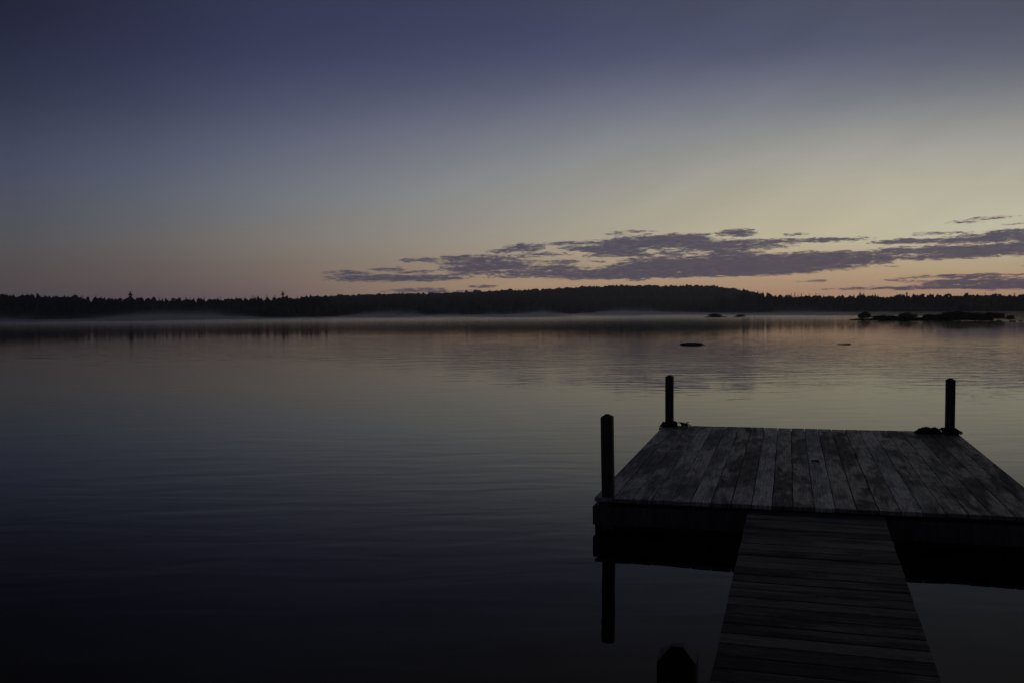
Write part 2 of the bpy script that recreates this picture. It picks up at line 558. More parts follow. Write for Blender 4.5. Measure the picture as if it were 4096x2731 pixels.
q.L.new(glo.outputs[0], mx.inputs[2])
q.L.new(mx.outputs[0], q.N['Material Output'].inputs['Surface'])

b = MB()
S = 1380
b.add([(-S, -380, 0), (S, -380, 0), (S, S, 0), (-S, S, 0)], [(0, 1, 2, 3)])
b.build('lake_water', M_water, kind='structure')
b = MB()
b.add([(-S, -380, -3.5), (S, -380, -3.5), (S, S, -3.5), (-S, S, -3.5)], [(0, 1, 2, 3)])
b.build('lake_bed', M_land, kind='structure')

# ------------------------------------------------------------------ far shore: land, woods, single trees
PXS = [-900, 0, 560, 1100, 1500, 2000, 2400, 2800, 3200, 3600, 4096, 5000]
SHD = [430, 440, 426, 473, 565, 600, 760, 690, 520, 490, 400, 380]
SKX = [-900, 0, 100, 200, 300, 400, 520, 700, 900, 1000, 1100, 1150, 1300, 1400, 1500, 1600, 1800, 1900, 2000, 2100, 2200, 2300, 2400, 2500, 2600, 2700, 2750, 2850,
       2950, 3000, 3050, 3100, 3150, 3300, 3450, 3540, 3600, 3700, 3800, 3950, 4096, 5000]
SKY_ = [1182, 1182, 1184, 1187, 1190, 1193, 1197, 1200, 1198, 1196, 1193, 1192, 1187, 1182, 1178, 1175, 1173, 1168, 1163, 1161, 1156, 1150, 1146, 1143, 1143, 1145, 1144, 1146,
        1158, 1167, 1176, 1184, 1186, 1186, 1184, 1187, 1181, 1181, 1183, 1182, 1180, 1180]


def shoreD(px):
    return float(np.interp(px, PXS, SHD))


def skyline(px):
    return float(np.interp(px, SKX, SKY_))


def dir2(px):
    d = ray(px, 1240)
    return Vector((d.x / d.y, 1.0, 0))


def point(px, D, z=0.0):
    v = dir2(px)
    return Vector((v.x * D, D, z))


def z_at(px, py, D):          # height of the line of sight through a pixel at depth D
    d = ray(px, py)
    return HC + d.z / d.y * D


RIDGE = 1150.0


def ridge_h(px):              # terrain height of the ridge, trees stand 8.5 m above it
    return max(z_at(px, skyline(px) + 3, RIDGE) - 8.5, 2.0)


def ridge_on(px):             # how much of the skyline belongs to the hill
    return float(np.interp(px, [1050, 1250, 3020, 3120], [0, 1, 1, 0]))


def land_h(px, D):
    s = shoreD(px)
    if D <= s:
        return -0.6
    on = ridge_on(px)
    t = min((D - s) / (RIDGE - s), 1.0)
    t = t * t * (3 - 2 * t)
    hill = .35 + (ridge_h(px) - .35) * t
    if D > RIDGE:
        hill = ridge_h(px) * max(0, 1 - ((D - RIDGE) / 900.0) ** 2)
    flat = .35 + min((D - s) / 60.0, 1) * .5
    return flat * (1 - on) + hill * on


b = MB()
pxl = np.arange(-900, 5001, 60)
tl = [0, .004, .02, .05, .1, .2, .35, .5, .65, .8, .9, 1.0, 1.12, 1.3]
vs = []
for px in pxl:
    s = shoreD(px) + 3.0 * math.sin(px * .021) + 2.0 * math.sin(px * .0077)
    for k, t in enumerate(tl):
        D = s + (RIDGE - s) * t
        z = land_h(px, D) if k else -0.8
        vs.append(point(px, D, z))
n = len(tl)
fs = [(i * n + j, i * n + j + 1, (i + 1) * n + j + 1, (i + 1) * n + j) for i in range(len(pxl) - 1) for j in range(n - 1)]
b.add(vs, fs)
land = b.build('far_shore', M_land, kind='structure', rec=True)

# crown shapes as raw arrays
import bmesh


def ico(sub):
    bm = bmesh.new()
    bmesh.ops.create_icosphere(bm, subdivisions=sub, radius=1)
    v = np.array([q_.co[:] for q_ in bm.verts])
    f = np.array([[w.index for w in p_.verts] for p_ in bm.faces])
    bm.free()
    return v, f


ICO1, ICO2 = ico(1), ico(2)


def spire(n=7, tiers=4):
    v, f = [], []
    for t in range(tiers):
        z0 = t / tiers
        z1 = min(1.0, z0 + 1.5 / tiers)
        r = (1 - z0) * 1.0 + .08
        b0 = len(v)
        for k in range(n):
            a = 2 * math.pi * k / n + t
            rr = r * (1.0 if k % 2 else .62)
            v.append((rr * math.cos(a), rr * math.sin(a), z0 - .04))
        v.append((0, 0, z1))
        for k in range(n):
            f.append((b0 + k, b0 + (k + 1) % n, b0 + n))
    return np.array(v), np.array(f)


SPI = spire()


def merge(parts, name, material, kind='stuff', label=None, cat=None):
    vs = np.concatenate([a for a, _ in parts])
    off, fl = 0, []
    for a, f_ in parts:
        fl.append(f_ + off)
        off += len(a)
    fl = np.concatenate(fl).astype(np.int32)
    me = bpy.data.meshes.new(name)
    me.vertices.add(len(vs))
    me.vertices.foreach_set('co', vs.astype(np.float32).ravel())
    me.loops.add(len(fl) * 3)
    me.loops.foreach_set('vertex_index', fl.ravel())
    me.polygons.add(len(fl))
    me.polygons.foreach_set('loop_start', np.arange(0, len(fl) * 3, 3, dtype=np.int32))
    me.polygons.foreach_set('loop_total', np.full(len(fl), 3, dtype=np.int32))
    me.update(calc_edges=True)
    me.validate()
    me.materials.append(material)
    o = bpy.data.objects.new(name, me)
    C.objects.link(o)
    tag(o, label, cat, None, kind)
    return o


def crown(base, height, width, conifer, fine):
    bx, by, bz = base
    if conifer:
        v, f = SPI
        a = rng.uniform(0, 6.28)
        R_ = np.array([[math.cos(a), -math.sin(a), 0], [math.sin(a), math.cos(a), 0], [0, 0, 1]])
        w = v * (width * .5, width * .5, height * .92)
        w = w @ R_.T + (bx, by, bz + height * .08)
        w += rng.normal(0, width * .04, w.shape)
        return w, f
    v, f = ICO2 if fine else ICO1
    w = v * (1 + rng.normal(0, .16, (len(v), 1)))
    w = w * (width * .5, width * .5, height * .5) + (bx, by, bz + height * .52)
    return w, f


# shore-line woods (left and right arms) and their inner rows
def arm(p0, p1, name, label):
    parts = []
    px = p0
    while px < p1:
        s = shoreD(px)
        for row in range(5):
            D = s + 6 + row * 9 + rng.uniform(-3, 3)
            xx = px + rng.uniform(-8, 8)
            if xx > p1 + 10:
                continue
            con = rng.random() < .12
            ztop = z_at(xx, skyline(xx) + rng.uniform(-1, 4) + abs(rng.normal(0, 2)) * (row < 4) + (2 if con else 0), D)
            if row == 0:
                ztop *= rng.uniform(.55, .85)
            gz = land_h(xx, D)
            hgt = max(ztop - gz, 2.5)
            w = rng.uniform(1.7, 2.6) if con else rng.uniform(2.4, 4.6)
            parts.append(crown(point(xx, D, gz - .3), hgt + .3, w, con, row >= 2))
            if row <= 1:          # low skirt bushes along the bank
                parts.append(crown(point(xx + rng.uniform(-9, 9), s + rng.uniform(1, 5), -.1), rng.uniform(2, 5), rng.uniform(3, 5), False, False))
        px += 2.3 / s * F
    return merge(parts, name, M_leaf, 'stuff', label, 'wood')


arm(-700, 1300, 'shore_wood', 'dark mixed wood along the left shore, rough canopy against the dusk sky')
arm(2980, 4700, 'shore_wood', 'dark mixed wood on the right shore behind the bushy islet')
# low screen of trees at the water's foot of the hill
parts = []
px = 1290
while px < 3000:
    s = shoreD(px)
    for row in range(2):
        D = s + 4 + row * 9 + rng.uniform(-3, 3)
        con = rng.random() < .4
        parts.append(crown(point(px + rng.uniform(-6, 6), D, land_h(px, D) - .3), rng.uniform(6, 9.5), rng.uniform(3.5, 6), con, True))
    px += 3.8 / s * F
# hillside canopy
D = 620.0
while D <= RIDGE + 30:
    step = (6.0 if D > RIDGE - 80 else 8.5) / D * F
    px = 1080 + rng.uniform(0, step)
    while px < 3100:
        if D > shoreD(px) + 18 and ridge_on(px) > .05:
            near = D > RIDGE - 60
            xx = px + rng.uniform(-.3, .3) * step
            con = rng.random() < (.5 if xx < 2100 else .22)
            hh = rng.uniform(7.0, 9.6) * (1.12 if con else 1.0)
            w = rng.uniform(3.6, 5.5) if con else rng.uniform(6.5, 10)
            parts.append(crown(point(xx, D + rng.uniform(-3, 3), land_h(xx, D) - .3), hh, w, con, near))
        px += step
    D += 7.0 if D > RIDGE - 80 else 10.0
merge(parts, 'hill_wood', M_leaf, 'stuff', 'dark wood covering the low rounded hill across the lake', 'wood')


# single trees that stand above the canopy
def bough(mb, o, d, L, w, droop):
    side = Vector((-d.y, d.x, 0)).normalized()
    up = Vector((0, 0, 1))
    mid = o + d * L * .5 + up * (droop * .2)
    tip = o + d * L + up * (-droop)
    vs = [o, mid + side * w + up * random.uniform(-.1, .1) * w, mid - side * w, mid + up * w * .55, mid - up * w * .35, tip,
          (mid + tip) / 2 + side * w * .8 + up * random.uniform(0, .4) * w, (mid + tip) / 2 - side * w * .7 + up * random.uniform(0, .3) * w]
    fs = [(0, 1, 3), (0, 3, 2), (0, 4, 1), (0, 2, 4), (1, 6, 3), (3, 6, 5), (3, 5, 7), (3, 7, 2), (1, 4, 6), (4, 5, 6), (4, 7, 5), (4, 2, 7)]
    mb.add(vs, fs)


def single_tree(px, topy, wpx, style, D, label, group):
    gz = land_h(px, D) - .3
    H_ = z_at(px, topy, D) - gz
    Wd = wpx / F * D
    name = {'pine': 'pine_tree', 'spire': 'spruce_tree', 'broad': 'broadleaf_tree', 'bare': 'dead_tree'}[style]
    base = point(px, D, gz)
    e = empty(name, base, label=label, cat='tree', group=group)
    t = MB()
    lean = random.uniform(-.02, .02) * H_
    t.tube([(0, 0, 0), (lean * .3, 0, H_ * .35), (lean * .7, 0, H_ * .7), (lean, 0, H_ * .985)], .022 * H_, 6, taper=[1, .8, .5, .15])
    t.build('trunk', M_bark, e)
    c = MB()
    if style == 'broad':
        for k in range(34):
            a = random.uniform(0, 6.28)
            rr = Wd * .5 * math.sqrt(random.random())
            zz = H_ * random.uniform(.45, .93)
            rad = Wd * random.uniform(.13, .22)
            lim = math.sqrt(max(.05, 1 - ((zz / H_ - .68) / .36) ** 2))
            o = Vector((rr * lim * math.cos(a), rr * lim * math.sin(a), zz))
            v, f = ICO1
            w_ = v * rad * (1 + rng.normal(0, .22, (len(v), 1)))
            c.add([Vector(q_) + o for q_ in w_], [tuple(int(i) for i in r_) for r_ in f])
    else:
        lv = {'pine': 11, 'spire': 13, 'bare': 6}[style]
        for k in range(lv):
            t_ = k / (lv - 1)
            z0 = {'pine': .40, 'spire': .30, 'bare': .5}[style]
            zz = H_ * (z0 + (1 - z0) * t_ * .97)
            if style == 'pine':
                r_ = Wd * .5 * (1.0 - t_ * .55) * random.uniform(.55, 1.12)
                if t_ > .93:
                    r_ *= .7
                nb = 8
            elif style == 'spire':
                r_ = Wd * .5 * (1.05 - t_) * random.uniform(.8, 1.1) + .12
                nb = 6
            else:
                r_ = Wd * .5 * random.uniform(.4, 1)
                nb = 2
            a0 = random.uniform(0, 6.28)
            for j in range(nb):
                a = a0 + 6.283 * j / nb + random.uniform(-.35, .35)
                L = r_ * random.uniform(.7, 1.1)
                bough(c, Vector((lean * zz / H_, 0, zz + random.uniform(-.015, .015) * H_)), Vector((math.cos(a), math.sin(a), 0)), L,
                      L * (.62 if style == 'pine' else .58 if style == 'spire' else .12),
                      L * (.05 if style == 'pine' else .35 if style == 'spire' else -.2))
        if style != 'bare':
            c.tube([(lean * .9, 0, H_ * .9), (lean, 0, H_)], Wd * .05, 5, taper=[1, .1])
    c.build('crown', M_need if style != 'broad' else M_leaf, e)
    return e


ORD = ('first second third fourth fifth sixth seventh eighth ninth tenth eleventh twelfth thirteenth fourteenth fifteenth sixteenth seventeenth '
       'eighteenth nineteenth twentieth twenty-first twenty-second twenty-third twenty-fourth twenty-fifth twenty-sixth twenty-seventh twenty-eighth '
       'twenty-ninth thirtieth').split()
LEFT = [(49, 1176, 26, 'broad'), (111, 1172, 16, 'spire'), (223, 1180, 26, 'broad'), (298, 1177, 30, 'broad'), (328, 1181, 16, 'pine'), (386, 1174, 10, 'spire'), (480, 1189, 18, 'broad'),
        (523, 1167, 38, 'pine'), (570, 1185, 16, 'spire'), (602, 1192, 14, 'spire'), (638, 1181, 16, 'spire'), (695, 1190, 22, 'broad'), (743, 1179, 18, 'spire'), (762, 1183, 14, 'spire'),
        (780, 1190, 12, 'spire'), (795, 1186, 12, 'spire'), (818, 1182, 13, 'spire'), (839, 1188, 12, 'bare'), (870, 1189, 13, 'spire'), (881, 1186, 13, 'spire'), (945, 1188, 14, 'pine'),
        (970, 1189, 11, 'spire'), (983, 1183, 12, 'spire'), (1012, 1182, 18, 'pine'), (1025, 1184, 15, 'pine'), (1066, 1175, 14, 'spire'), (1100, 1180, 18, 'pine'), (1131, 1166, 34, 'pine'),
        (1190, 1181, 15, 'spire'), (1225, 1180, 16, 'pine')]
HILL = [(1362, 1178, 26, 'broad'), (1380, 1179, 18, 'spire'), (1830, 1168, 28, 'broad'), (1910, 1162, 34, 'broad'), (2042, 1157, 30, 'broad'), (2301, 1146, 14, 'spire'), (2328, 1142, 16, 'spire'),
        (2378, 1139, 15, 'spire'), (2597, 1136, 14, 'spire'), (2757, 1140, 26, 'broad'), (2784, 1142, 24, 'broad'), (2797, 1143, 18, 'pine')]
RIGHT = [(3071, 1170, 26, 'pine'), (3150, 1177, 20, 'broad'), (3166, 1169, 14, 'spire'), (3178, 1172, 14, 'pine'), (3191, 1171, 13, 'spire'), (3205, 1173, 14, 'pine'), (3235, 1172, 14, 'spire'),
         (3263, 1174, 18, 'pine'), (3441, 1169, 24, 'pine'), (3453, 1173, 18, 'pine'), (3590, 1173, 16, 'broad'), (3602, 1174, 16, 'broad'), (3627, 1169, 22, 'pine'), (3690, 1173, 18, 'broad'),
         (3790, 1173, 28, 'broad'), (3940, 1172, 16, 'pine'), (3961, 1173, 16, 'spire'), (3996, 1173, 20, 'broad'), (4058, 1172, 15, 'pine')]
DESC = {'pine': 'tall pine with layered boughs', 'spire': 'slender pointed spruce', 'broad': 'round-crowned leafy tree', 'bare': 'thin dead tree with bare stubs'}
for lst, where, grp in ((LEFT, 'over the left shore wood', 'trees rising over the left shore wood'),
                        (HILL, 'on the skyline of the low hill', 'trees rising from the hill skyline'),
                        (RIGHT, 'over the right shore wood', 'trees rising over the right shore wood')):
    for k, (px, ty, wp, st) in enumerate(lst):
        D = RIDGE + 8 if lst is HILL else shoreD(px) + 40 + random.uniform(-3, 3)
        d = DESC[st]
        if px == 523:
            d = 'biggest layered pine'
        if px == 1131:
            d = 'big layered pine'
        single_tree(px, ty, wp, st, D, d + ' ' + where + ', ' + ORD[k] + ' from the left', grp)

# ------------------------------------------------------------------ islet with bushes on the right
def mound(cx, cy, rx, ry, hgt, name, material, label=None, cat=None, kind=None, sub=3, rough=.12, sink=.35, group=None, rot=0.0):
    v, f = ico(sub)
    w = []
    for p_ in v:
        nn = mnoise.noise(Vector(p_) * 2.1 + Vector((cx, cy, 0))) * rough * 2 + mnoise.noise(Vector(p_) * 5.3 + Vector((cx, cy, 3))) * rough
        s_ = 1 + nn
        X, Y, Z = p_[0] * rx * s_, p_[1] * ry * s_, p_[2] * hgt * s_
        w.append((X * math.cos(rot) - Y * math.sin(rot), X * math.sin(rot) + Y * math.cos(rot), Z - hgt * sink if Z < 0 else Z))
    mb = MB()
    mb.add(w, [tuple(int(i) for i in r_) for r_ in f])
    o = mb.build(name, material, smooth=True)
    o.location = (cx, cy, 0)
    return tag(o, label, cat, group, kind)


isl = [(3480, 1281, 75, .22), (3590, 1281, 120, .42), (3700, 1282, 110, .42), (3820, 1282, 130, .5), (3940, 1282, 100, .42)]
vs, fs = [], []
mbI = MB()
for k, (px, py, wp, hh) in enumerate(isl):
    g0 = ground(px, py)
    rr = wp / F * g0.y
    v, f = ico(2)
    w = [((p_[0] * rr * .75 * (1 + .15 * mnoise.noise(Vector(p_) * 2 + Vector((k, 0, 0))))) + g0.x, p_[1] * rr * .9 + g0.y + 3, p_[2] * hh) for p_ in v]
    mbI.add(w, [tuple(int(i) for i in r_) for r_ in f])
mbI.build('islet', M_land, kind='structure', smooth=True)


def bush(px, basey, topy, wpx, label, dy=0.0, stems=3, dens=1.0):
    g0 = ground(px, basey)
    D = g0.y + dy
    base = Vector((g0.x * D / g0.y, D, .1))
    H_ = (z_at(px, topy, D) - .05) * .93
    Wd = wpx * 1.08 / F * D
    e = empty('bush', base, label=label, cat='bush', group='bushes on the low islet')
    t = MB()
    for k in range(stems):
        a = random.uniform(0, 6.28)
        t.tube([(0, 0, -.1), (math.cos(a) * Wd * .15, math.sin(a) * Wd * .1, H_ * .4), (math.cos(a) * Wd * .25, math.sin(a) * Wd * .2, H_ * .75)], .03, 5, taper=[1, .7, .3])
    t.build('stem', M_bark, e)
    c = MB()
    n_ = int((220 + 900 * Wd * H_ / 12) * dens)
    lobes = [(random.uniform(-.36, .36), random.uniform(-.3, .3), random.uniform(.32, .58), random.uniform(.26, .42)) for _ in range(7)] + [(0, 0, .55, .45)]
    for k in range(n_):
        lx, ly, lz, lr = random.choice(lobes)
        u = Vector((random.gauss(0, 1), random.gauss(0, 1), random.gauss(0, 1))).normalized() * (random.random() ** .45)
        o = Vector(((lx + u.x * lr) * Wd, (ly + u.y * lr) * Wd * .8, max(.03, (lz + u.z * lr) * H_)))
        s_ = random.uniform(.08, .20)
        a_ = Vector((random.gauss(0, 1), random.gauss(0, 1), random.gauss(0, 1))).normalized()
        b_ = a_.orthogonal().normalized()
        c.add([o - a_ * s_, o + b_ * s_ * .5, o + a_ * s_, o - b_ * s_ * .5], [(0, 1, 2, 3)])
    for lx, ly, lz, lr in lobes:
        v, f = ICO1
        w_ = v * (1 + rng.normal(0, .16, (len(v), 1)))
        c.add([Vector(((lx + a_[0] * lr * .8) * Wd, (ly + a_[1] * lr * .8) * Wd * .8, max(.02, (lz + a_[2] * lr * .8) * H_))) for a_ in w_],
              [tuple(int(i) for i in r_) for r_ in f])
    c.build('foliage', M_bush, e)


for args in [
    (3462, 1281, 1243, 40, 'pointed bush at the left tip of the islet'),
    (3520, 1282, 1258, 62, 'low spreading bush second from the left on the islet'),
    (3563, 1282, 1260, 34, 'small round bush between two larger ones on the islet'),
    (3600, 1282, 1262, 50, 'low bush touching the left side of the domed islet bush'),
    (3627, 1283, 1248, 74, 'tall domed bush left of the islet gap'),
    (3716, 1283, 1252, 52, 'rounded bush just right of the islet gap'),
    (3775, 1283, 1249, 70, 'bush left of the tallest thicket on the islet'),
    (3835, 1283, 1237, 90, 'tallest hazy thicket in the middle of the right islet'),
    (3900, 1283, 1246, 80, 'bush right of the tallest thicket on the islet'),
    (3960, 1283, 1247, 84, 'broad dome bush at the right end of the islet'),
    (2858, 1269, 1254, 40, 'small bush alone on the water below the hill'),
    (2872, 1269, 1259, 44, 'low bush leaning on the lone one below the hill'),
    (2962, 1268, 1259, 26, 'tiny lone bush right of the pair below the hill'),
    (4042, 1275, 1262, 20, 'small lone bush on the water near the right edge of the photo'),
]:
    bush(*args)
g0 = ground(2866, 1270)
mound(g0.x, g0.y + 1, 3.2, 1.6, .25, 'islet', M_land, kind='structure', sub=2)
g0 = ground(2962, 1269)
mound(g0.x, g0.y + 1, 1.6, 1.0, .2, 'islet', M_land, kind='structure', sub=2)
g0 = ground(4042, 1275)
mound(g0.x, g0.y + .6, 1.2, .8, .2, 'islet', M_land, kind='structure', sub=2)

# rocks ---------------------------------------------------------------
g0 = ground(2770, 1378.5)
mound(g0.x, g0.y + .2, .60, .42, .105, 'rock', M_rock, 'long low dark rock breaking the surface beyond the dock', 'rock', sub=4, rough=.05)
g0 = ground(2816, 1379.5)
mound(g0.x, g0.y + .25, .12, .08, .022, 'rock', M_rock, 'tiny stone at the right tip of the long low rock', 'rock', sub=2, rough=.1)
for px, py, r_, lb in ((3995, 1285, .35, 'small dark rock off the right end of the islet, left of three'), (4050, 1286.5, .45, 'small dark rock off the islet, middle of three'),
                       (4083, 1286, .3, 'small dark rock off the islet, nearest the photo edge')):
    g0 = ground(px, py)
    mound(g0.x, g0.y, r_, r_ * .7, .12, 'rock', M_rock, lb, 'rock', sub=2, rough=.1, group='small rocks off the islet')
# drifting stick
g0 = ground(3378, 1377)
mb = MB()
mb.tube([(-.34, 0, .005), (-.15, .02, .012), (.08, 0, .02), (.22, .02, .028), (.32, .0, .004)], .016, 7, taper=[.5, .9, 1.1, 1.5, .5])
st = mb.build('driftwood', M_twig, smooth=True)
st.location = g0
tag(st, 'thin dark stick floating on the water right of the long rock', 'driftwood')

# ------------------------------------------------------------------ floating dock
YAW, TILT = 0.27859, 0.01364
DW, DL, DZ = 3.187, 4.283, 0.2482
FL = Vector((0.61091, 7.2794, 0.0))
Mdock = Matrix.Translation(FL) @ Matrix.Rotation(-YAW, 4, 'Z') @ Matrix.Translation((0, 0, DZ)) @ Matrix.Rotation(math.atan(TILT), 4, 'X')
# local frame: x to the right along the front edge, y away from the camera, z = 0 on top of the boards
dock = empty('floating_dock', mat=Mdock, label='square wooden floating dock of weathered grey boards with corner posts', cat='dock')


def dock_px(x, y):        # pixel -> dock-top local coordinates
    inv = Mdock.inverted()
    o = inv @ Vector((0, 0, HC))
    d = inv.to_3x3() @ ray(x, y)
    t = -o.z / d.z
    return o + d * t


tones = [.55, .50, .48, .62, .55, .66, .42, .50, .74, .38, .48, .82, .50, .36, .46, .78, .48, .44, .42, .38, .36, .28]
mb = MB()
nb = 22
bw = DW / nb
for i in range(nb):
    x0, x1 = i * bw + .003, (i + 1) * bw - .003
    e0, e1 = random.uniform(-.010, .012), random.uniform(-.014, .010)
    z1 = random.uniform(-.0015, .0015)
    mb.box((x0, e0, -.030), (x1, DL + e1, z1), .0025, tones[i] + random.uniform(-.02, .02))
mb.build('decking', M_deck, dock)
# frame under the boards
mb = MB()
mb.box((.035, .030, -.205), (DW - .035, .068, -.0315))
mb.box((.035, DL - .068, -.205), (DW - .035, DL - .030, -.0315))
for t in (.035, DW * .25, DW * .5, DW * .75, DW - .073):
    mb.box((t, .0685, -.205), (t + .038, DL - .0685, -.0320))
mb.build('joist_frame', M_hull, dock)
mb = MB()
mb.box((-.008, -.016, -.202), (DW + .008, .028, -.060), .004)
mb.build('front_beam', M_beam, dock)
mb = MB()
mb.box((-.010, .0285, -.202), (.033, DL - .030, -.062), .004)
mb.build('side_beam', M_beam, dock)
mb = MB()
mb.box((DW - .033, .0285, -.202), (DW + .010, DL - .030, -.062), .004)
mb.build('side_beam', M_beam, dock)
mb = MB()
mb.box((-.008, DL - .028, -.202), (DW + .008, DL + .016, -.060), .004)
mb.build('back_beam', M_beam, dock)
for y0 in (.034, DL - .154):                     # low cross timbers, chamfered ends; the back one added unseen to block skylight
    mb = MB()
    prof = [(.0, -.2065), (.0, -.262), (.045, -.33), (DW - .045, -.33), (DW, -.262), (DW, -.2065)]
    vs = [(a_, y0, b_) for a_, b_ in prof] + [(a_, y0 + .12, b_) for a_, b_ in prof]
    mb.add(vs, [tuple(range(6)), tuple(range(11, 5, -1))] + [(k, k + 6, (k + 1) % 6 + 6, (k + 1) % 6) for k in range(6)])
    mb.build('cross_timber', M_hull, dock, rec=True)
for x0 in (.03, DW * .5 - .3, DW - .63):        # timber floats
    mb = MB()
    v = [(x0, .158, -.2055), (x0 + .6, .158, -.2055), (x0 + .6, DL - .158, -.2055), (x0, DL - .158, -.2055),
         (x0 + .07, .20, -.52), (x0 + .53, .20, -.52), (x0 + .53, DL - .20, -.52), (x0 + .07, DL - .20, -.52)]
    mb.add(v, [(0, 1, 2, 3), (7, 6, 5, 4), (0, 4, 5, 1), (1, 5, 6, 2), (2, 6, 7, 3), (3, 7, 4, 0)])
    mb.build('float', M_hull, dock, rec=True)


def post_mesh(h, down, w=.089, cap=.022, edge=.006):
    mb = MB()
    r_, z0 = w / 2, -down
    e = edge
    ring = [(-r_ + e, -r_), (r_ - e, -r_), (r_, -r_ + e), (r_, r_ - e), (r_ - e, r_), (-r_ + e, r_), (-r_, r_ - e), (-r_, -r_ + e)]
    vs = []
    zs = [z0, z0 + (h - z0) * .33, z0 + (h - z0) * .66, h - cap]
    for k, z_ in enumerate(zs):
        j = 0 if k in (0, 3) else random.uniform(-.0015, .0015)
        vs += [(x_ + j, y_ - j, z_) for x_, y_ in ring]
    vs += [(x_ * .30, y_ * .30, h - .002) for x_, y_ in ring]
    fs = []
    for L_ in range(4):
        for k in range(8):
            fs.append((L_ * 8 + k, L_ * 8 + (k + 1) % 8, (L_ + 1) * 8 + (k + 1) % 8, (L_ + 1) * 8 + k))
    fs.append(tuple(32 + k for k in range(8)))
    fs.append(tuple(range(7, -1, -1)))
    mb.add(vs, fs)
    return mb


def post(parent, loc, h, lean=(0, 0), rot=0.0, down=.45, label=None):
    o = post_mesh(h, down).build('post', M_post, parent)
    o.location = loc
    o.rotation_euler = (lean[0], lean[1], rot)
    if label:
        o['label'] = label
    return o


# the front beam is notched round the front post: the post stands just behind it
post(dock, (.100, .062, 0), .632, (0, -.008), .02, label='square post at the front left corner of the dock')
pb = dock_px(2681, 1704)
post(dock, (.078, DL - .085, 0), .605, (0, .006), -.03, label='square post at the back left corner of the dock')
post(dock, (DW - .082, DL - .085, 0), .600, (0, .010), .03, label='square post at the back right corner of the dock')


# chains, ropes and small things lying on the dock (their own things)
def link(mb, c, t, up, L=.034, Wd=.021, r_=.0045):
    t = t.normalized()
    up = (up - t * up.dot(t)).normalized()
    pts = []
    for k in range(12):
        a = 2 * math.pi * k / 12
        pts.append(c + t * (math.cos(a) * L / 2) + up * (math.sin(a) * Wd / 2))
    mb.tube(pts, r_, 6, close=True)


def chain(path, name, label, r_=.0045, L=.034, scale=1.0):
    mb = MB()
    pts = [Vector(p_) for p_ in path]
    seg = [(pts[i + 1] - pts[i]).length for i in range(len(pts) - 1)]
    total = sum(seg)
    s_, k = 0.0, 0
    while s_ < total:
        d, i = s_, 0
        while i < len(seg) - 1 and d > seg[i]:
            d -= seg[i]
            i += 1
        t = pts[i + 1] - pts[i]
        c = pts[i] + t * (d / seg[i])
        up = Vector((random.uniform(-.3, .3), random.uniform(-.3, .3), 1)) if k % 2 else t.cross(Vector((0, 0, 1))) + Vector((0, 0, random.uniform(-.3, .3)))
        if up.length < .01:
            up = Vector((1, 0, .2))
        link(mb, c, t, up, L, L * .62, r_)
        s_ += L * .74
        k += 1
    o = mb.build(name, M_chain, smooth=True)
    o.matrix_world = Mdock
    return tag(o, label, 'chain')


cx, cy = .078, DL - .085
path = []
for k in range(46):
    a = k * .5
    rr = .070 + .008 * math.sin(a * 1.7) + k * .0002
    path.append((cx + rr * math.cos(a), cy + rr * math.sin(a), .014 + .022 * (k / 46) + .006 * math.sin(a * 2.3)))
path += [(cx + .08, cy - .05, .012), (cx + .05, cy - .10, .012), (cx - .04, cy - .09, .012), (cx - .090, cy - .05, .012), (cx - .105, cy - .03, -.03), (cx - .11, cy - .02, -.10)]
chain(path, 'chain', 'rusty chain heaped around the foot of the back left dock post', .0062, .046)
cx, cy = DW - .082, DL - .085
path = []
for k in range(30):
    a = k * .5 + 1
    rr = .072 + .007 * math.sin(a * 1.3)
    path.append((cx + rr * math.cos(a), cy + rr * math.sin(a), .013 + .0008 * k + .005 * math.sin(a * 2.1)))
path += [(cx + .09, cy - .02, .02), (cx + .105, cy - .06, .012), (cx + .06, cy - .12, .012), (cx - .06, cy - .11, .012)]
chain(path, 'chain', 'rusty chain wound around the foot of the back right dock post', .0062, .046)

# knotted tuft beside the back left post
mb = MB()
c0 = Vector((.078 + .175, DL - .06, 0))
for k in range(20):
    a = random.uniform(0, 6.28)
    l_ = random.uniform(.03, .065)
    o = c0 + Vector((random.uniform(-.035, .035), random.uniform(-.015, .015), random.uniform(.006, .02)))
    e_ = o + Vector((math.cos(a) * l_, math.sin(a) * .4 * l_, random.uniform(.0, .04)))
    mb.tube([o, (o + e_) / 2 + Vector((0, 0, .008)), e_], .0055, 5)
o = mb.build('frayed_rope', M_rope)
o.matrix_world = Mdock
tag(o, 'small frayed knot of rope beside the back left post', 'rope')

# heaped rope coil
mb = MB()
pts = []
c0 = dock_px(3712, 1727)
c0 = Vector((min(c0.x, DW - .24), min(c0.y, DL - .10), 0))
N = 260
for k in range(N):
    a = k * .33
    u = k / N
    rr = .104 * (1 - .55 * u) * (1 + .18 * math.sin(k * .137))
    pts.append(c0 + Vector((rr * 1.15 * math.cos(a) - .015 * math.sin(k * .05), rr * .75 * math.sin(a), .010 + .036 * u ** .8 + .008 * math.sin(a * 1.5 + 1) + .004 * math.sin(k * 1.1))))
mb.tube(pts, .0088, 7)
mb.tube([c0 + Vector((.10, 0, .03)), c0 + Vector((.118, 0, .046)), c0 + Vector((.136, 0, .034)), c0 + Vector((.140, -.01, .011)), c0 + Vector((.12, -.05, .011))], .010, 7)
o = mb.build('rope_coil', M_rope, smooth=True)
o.matrix_world = Mdock
tag(o, 'heaped coil of dark rope on the back edge of the dock by the right post', 'rope')

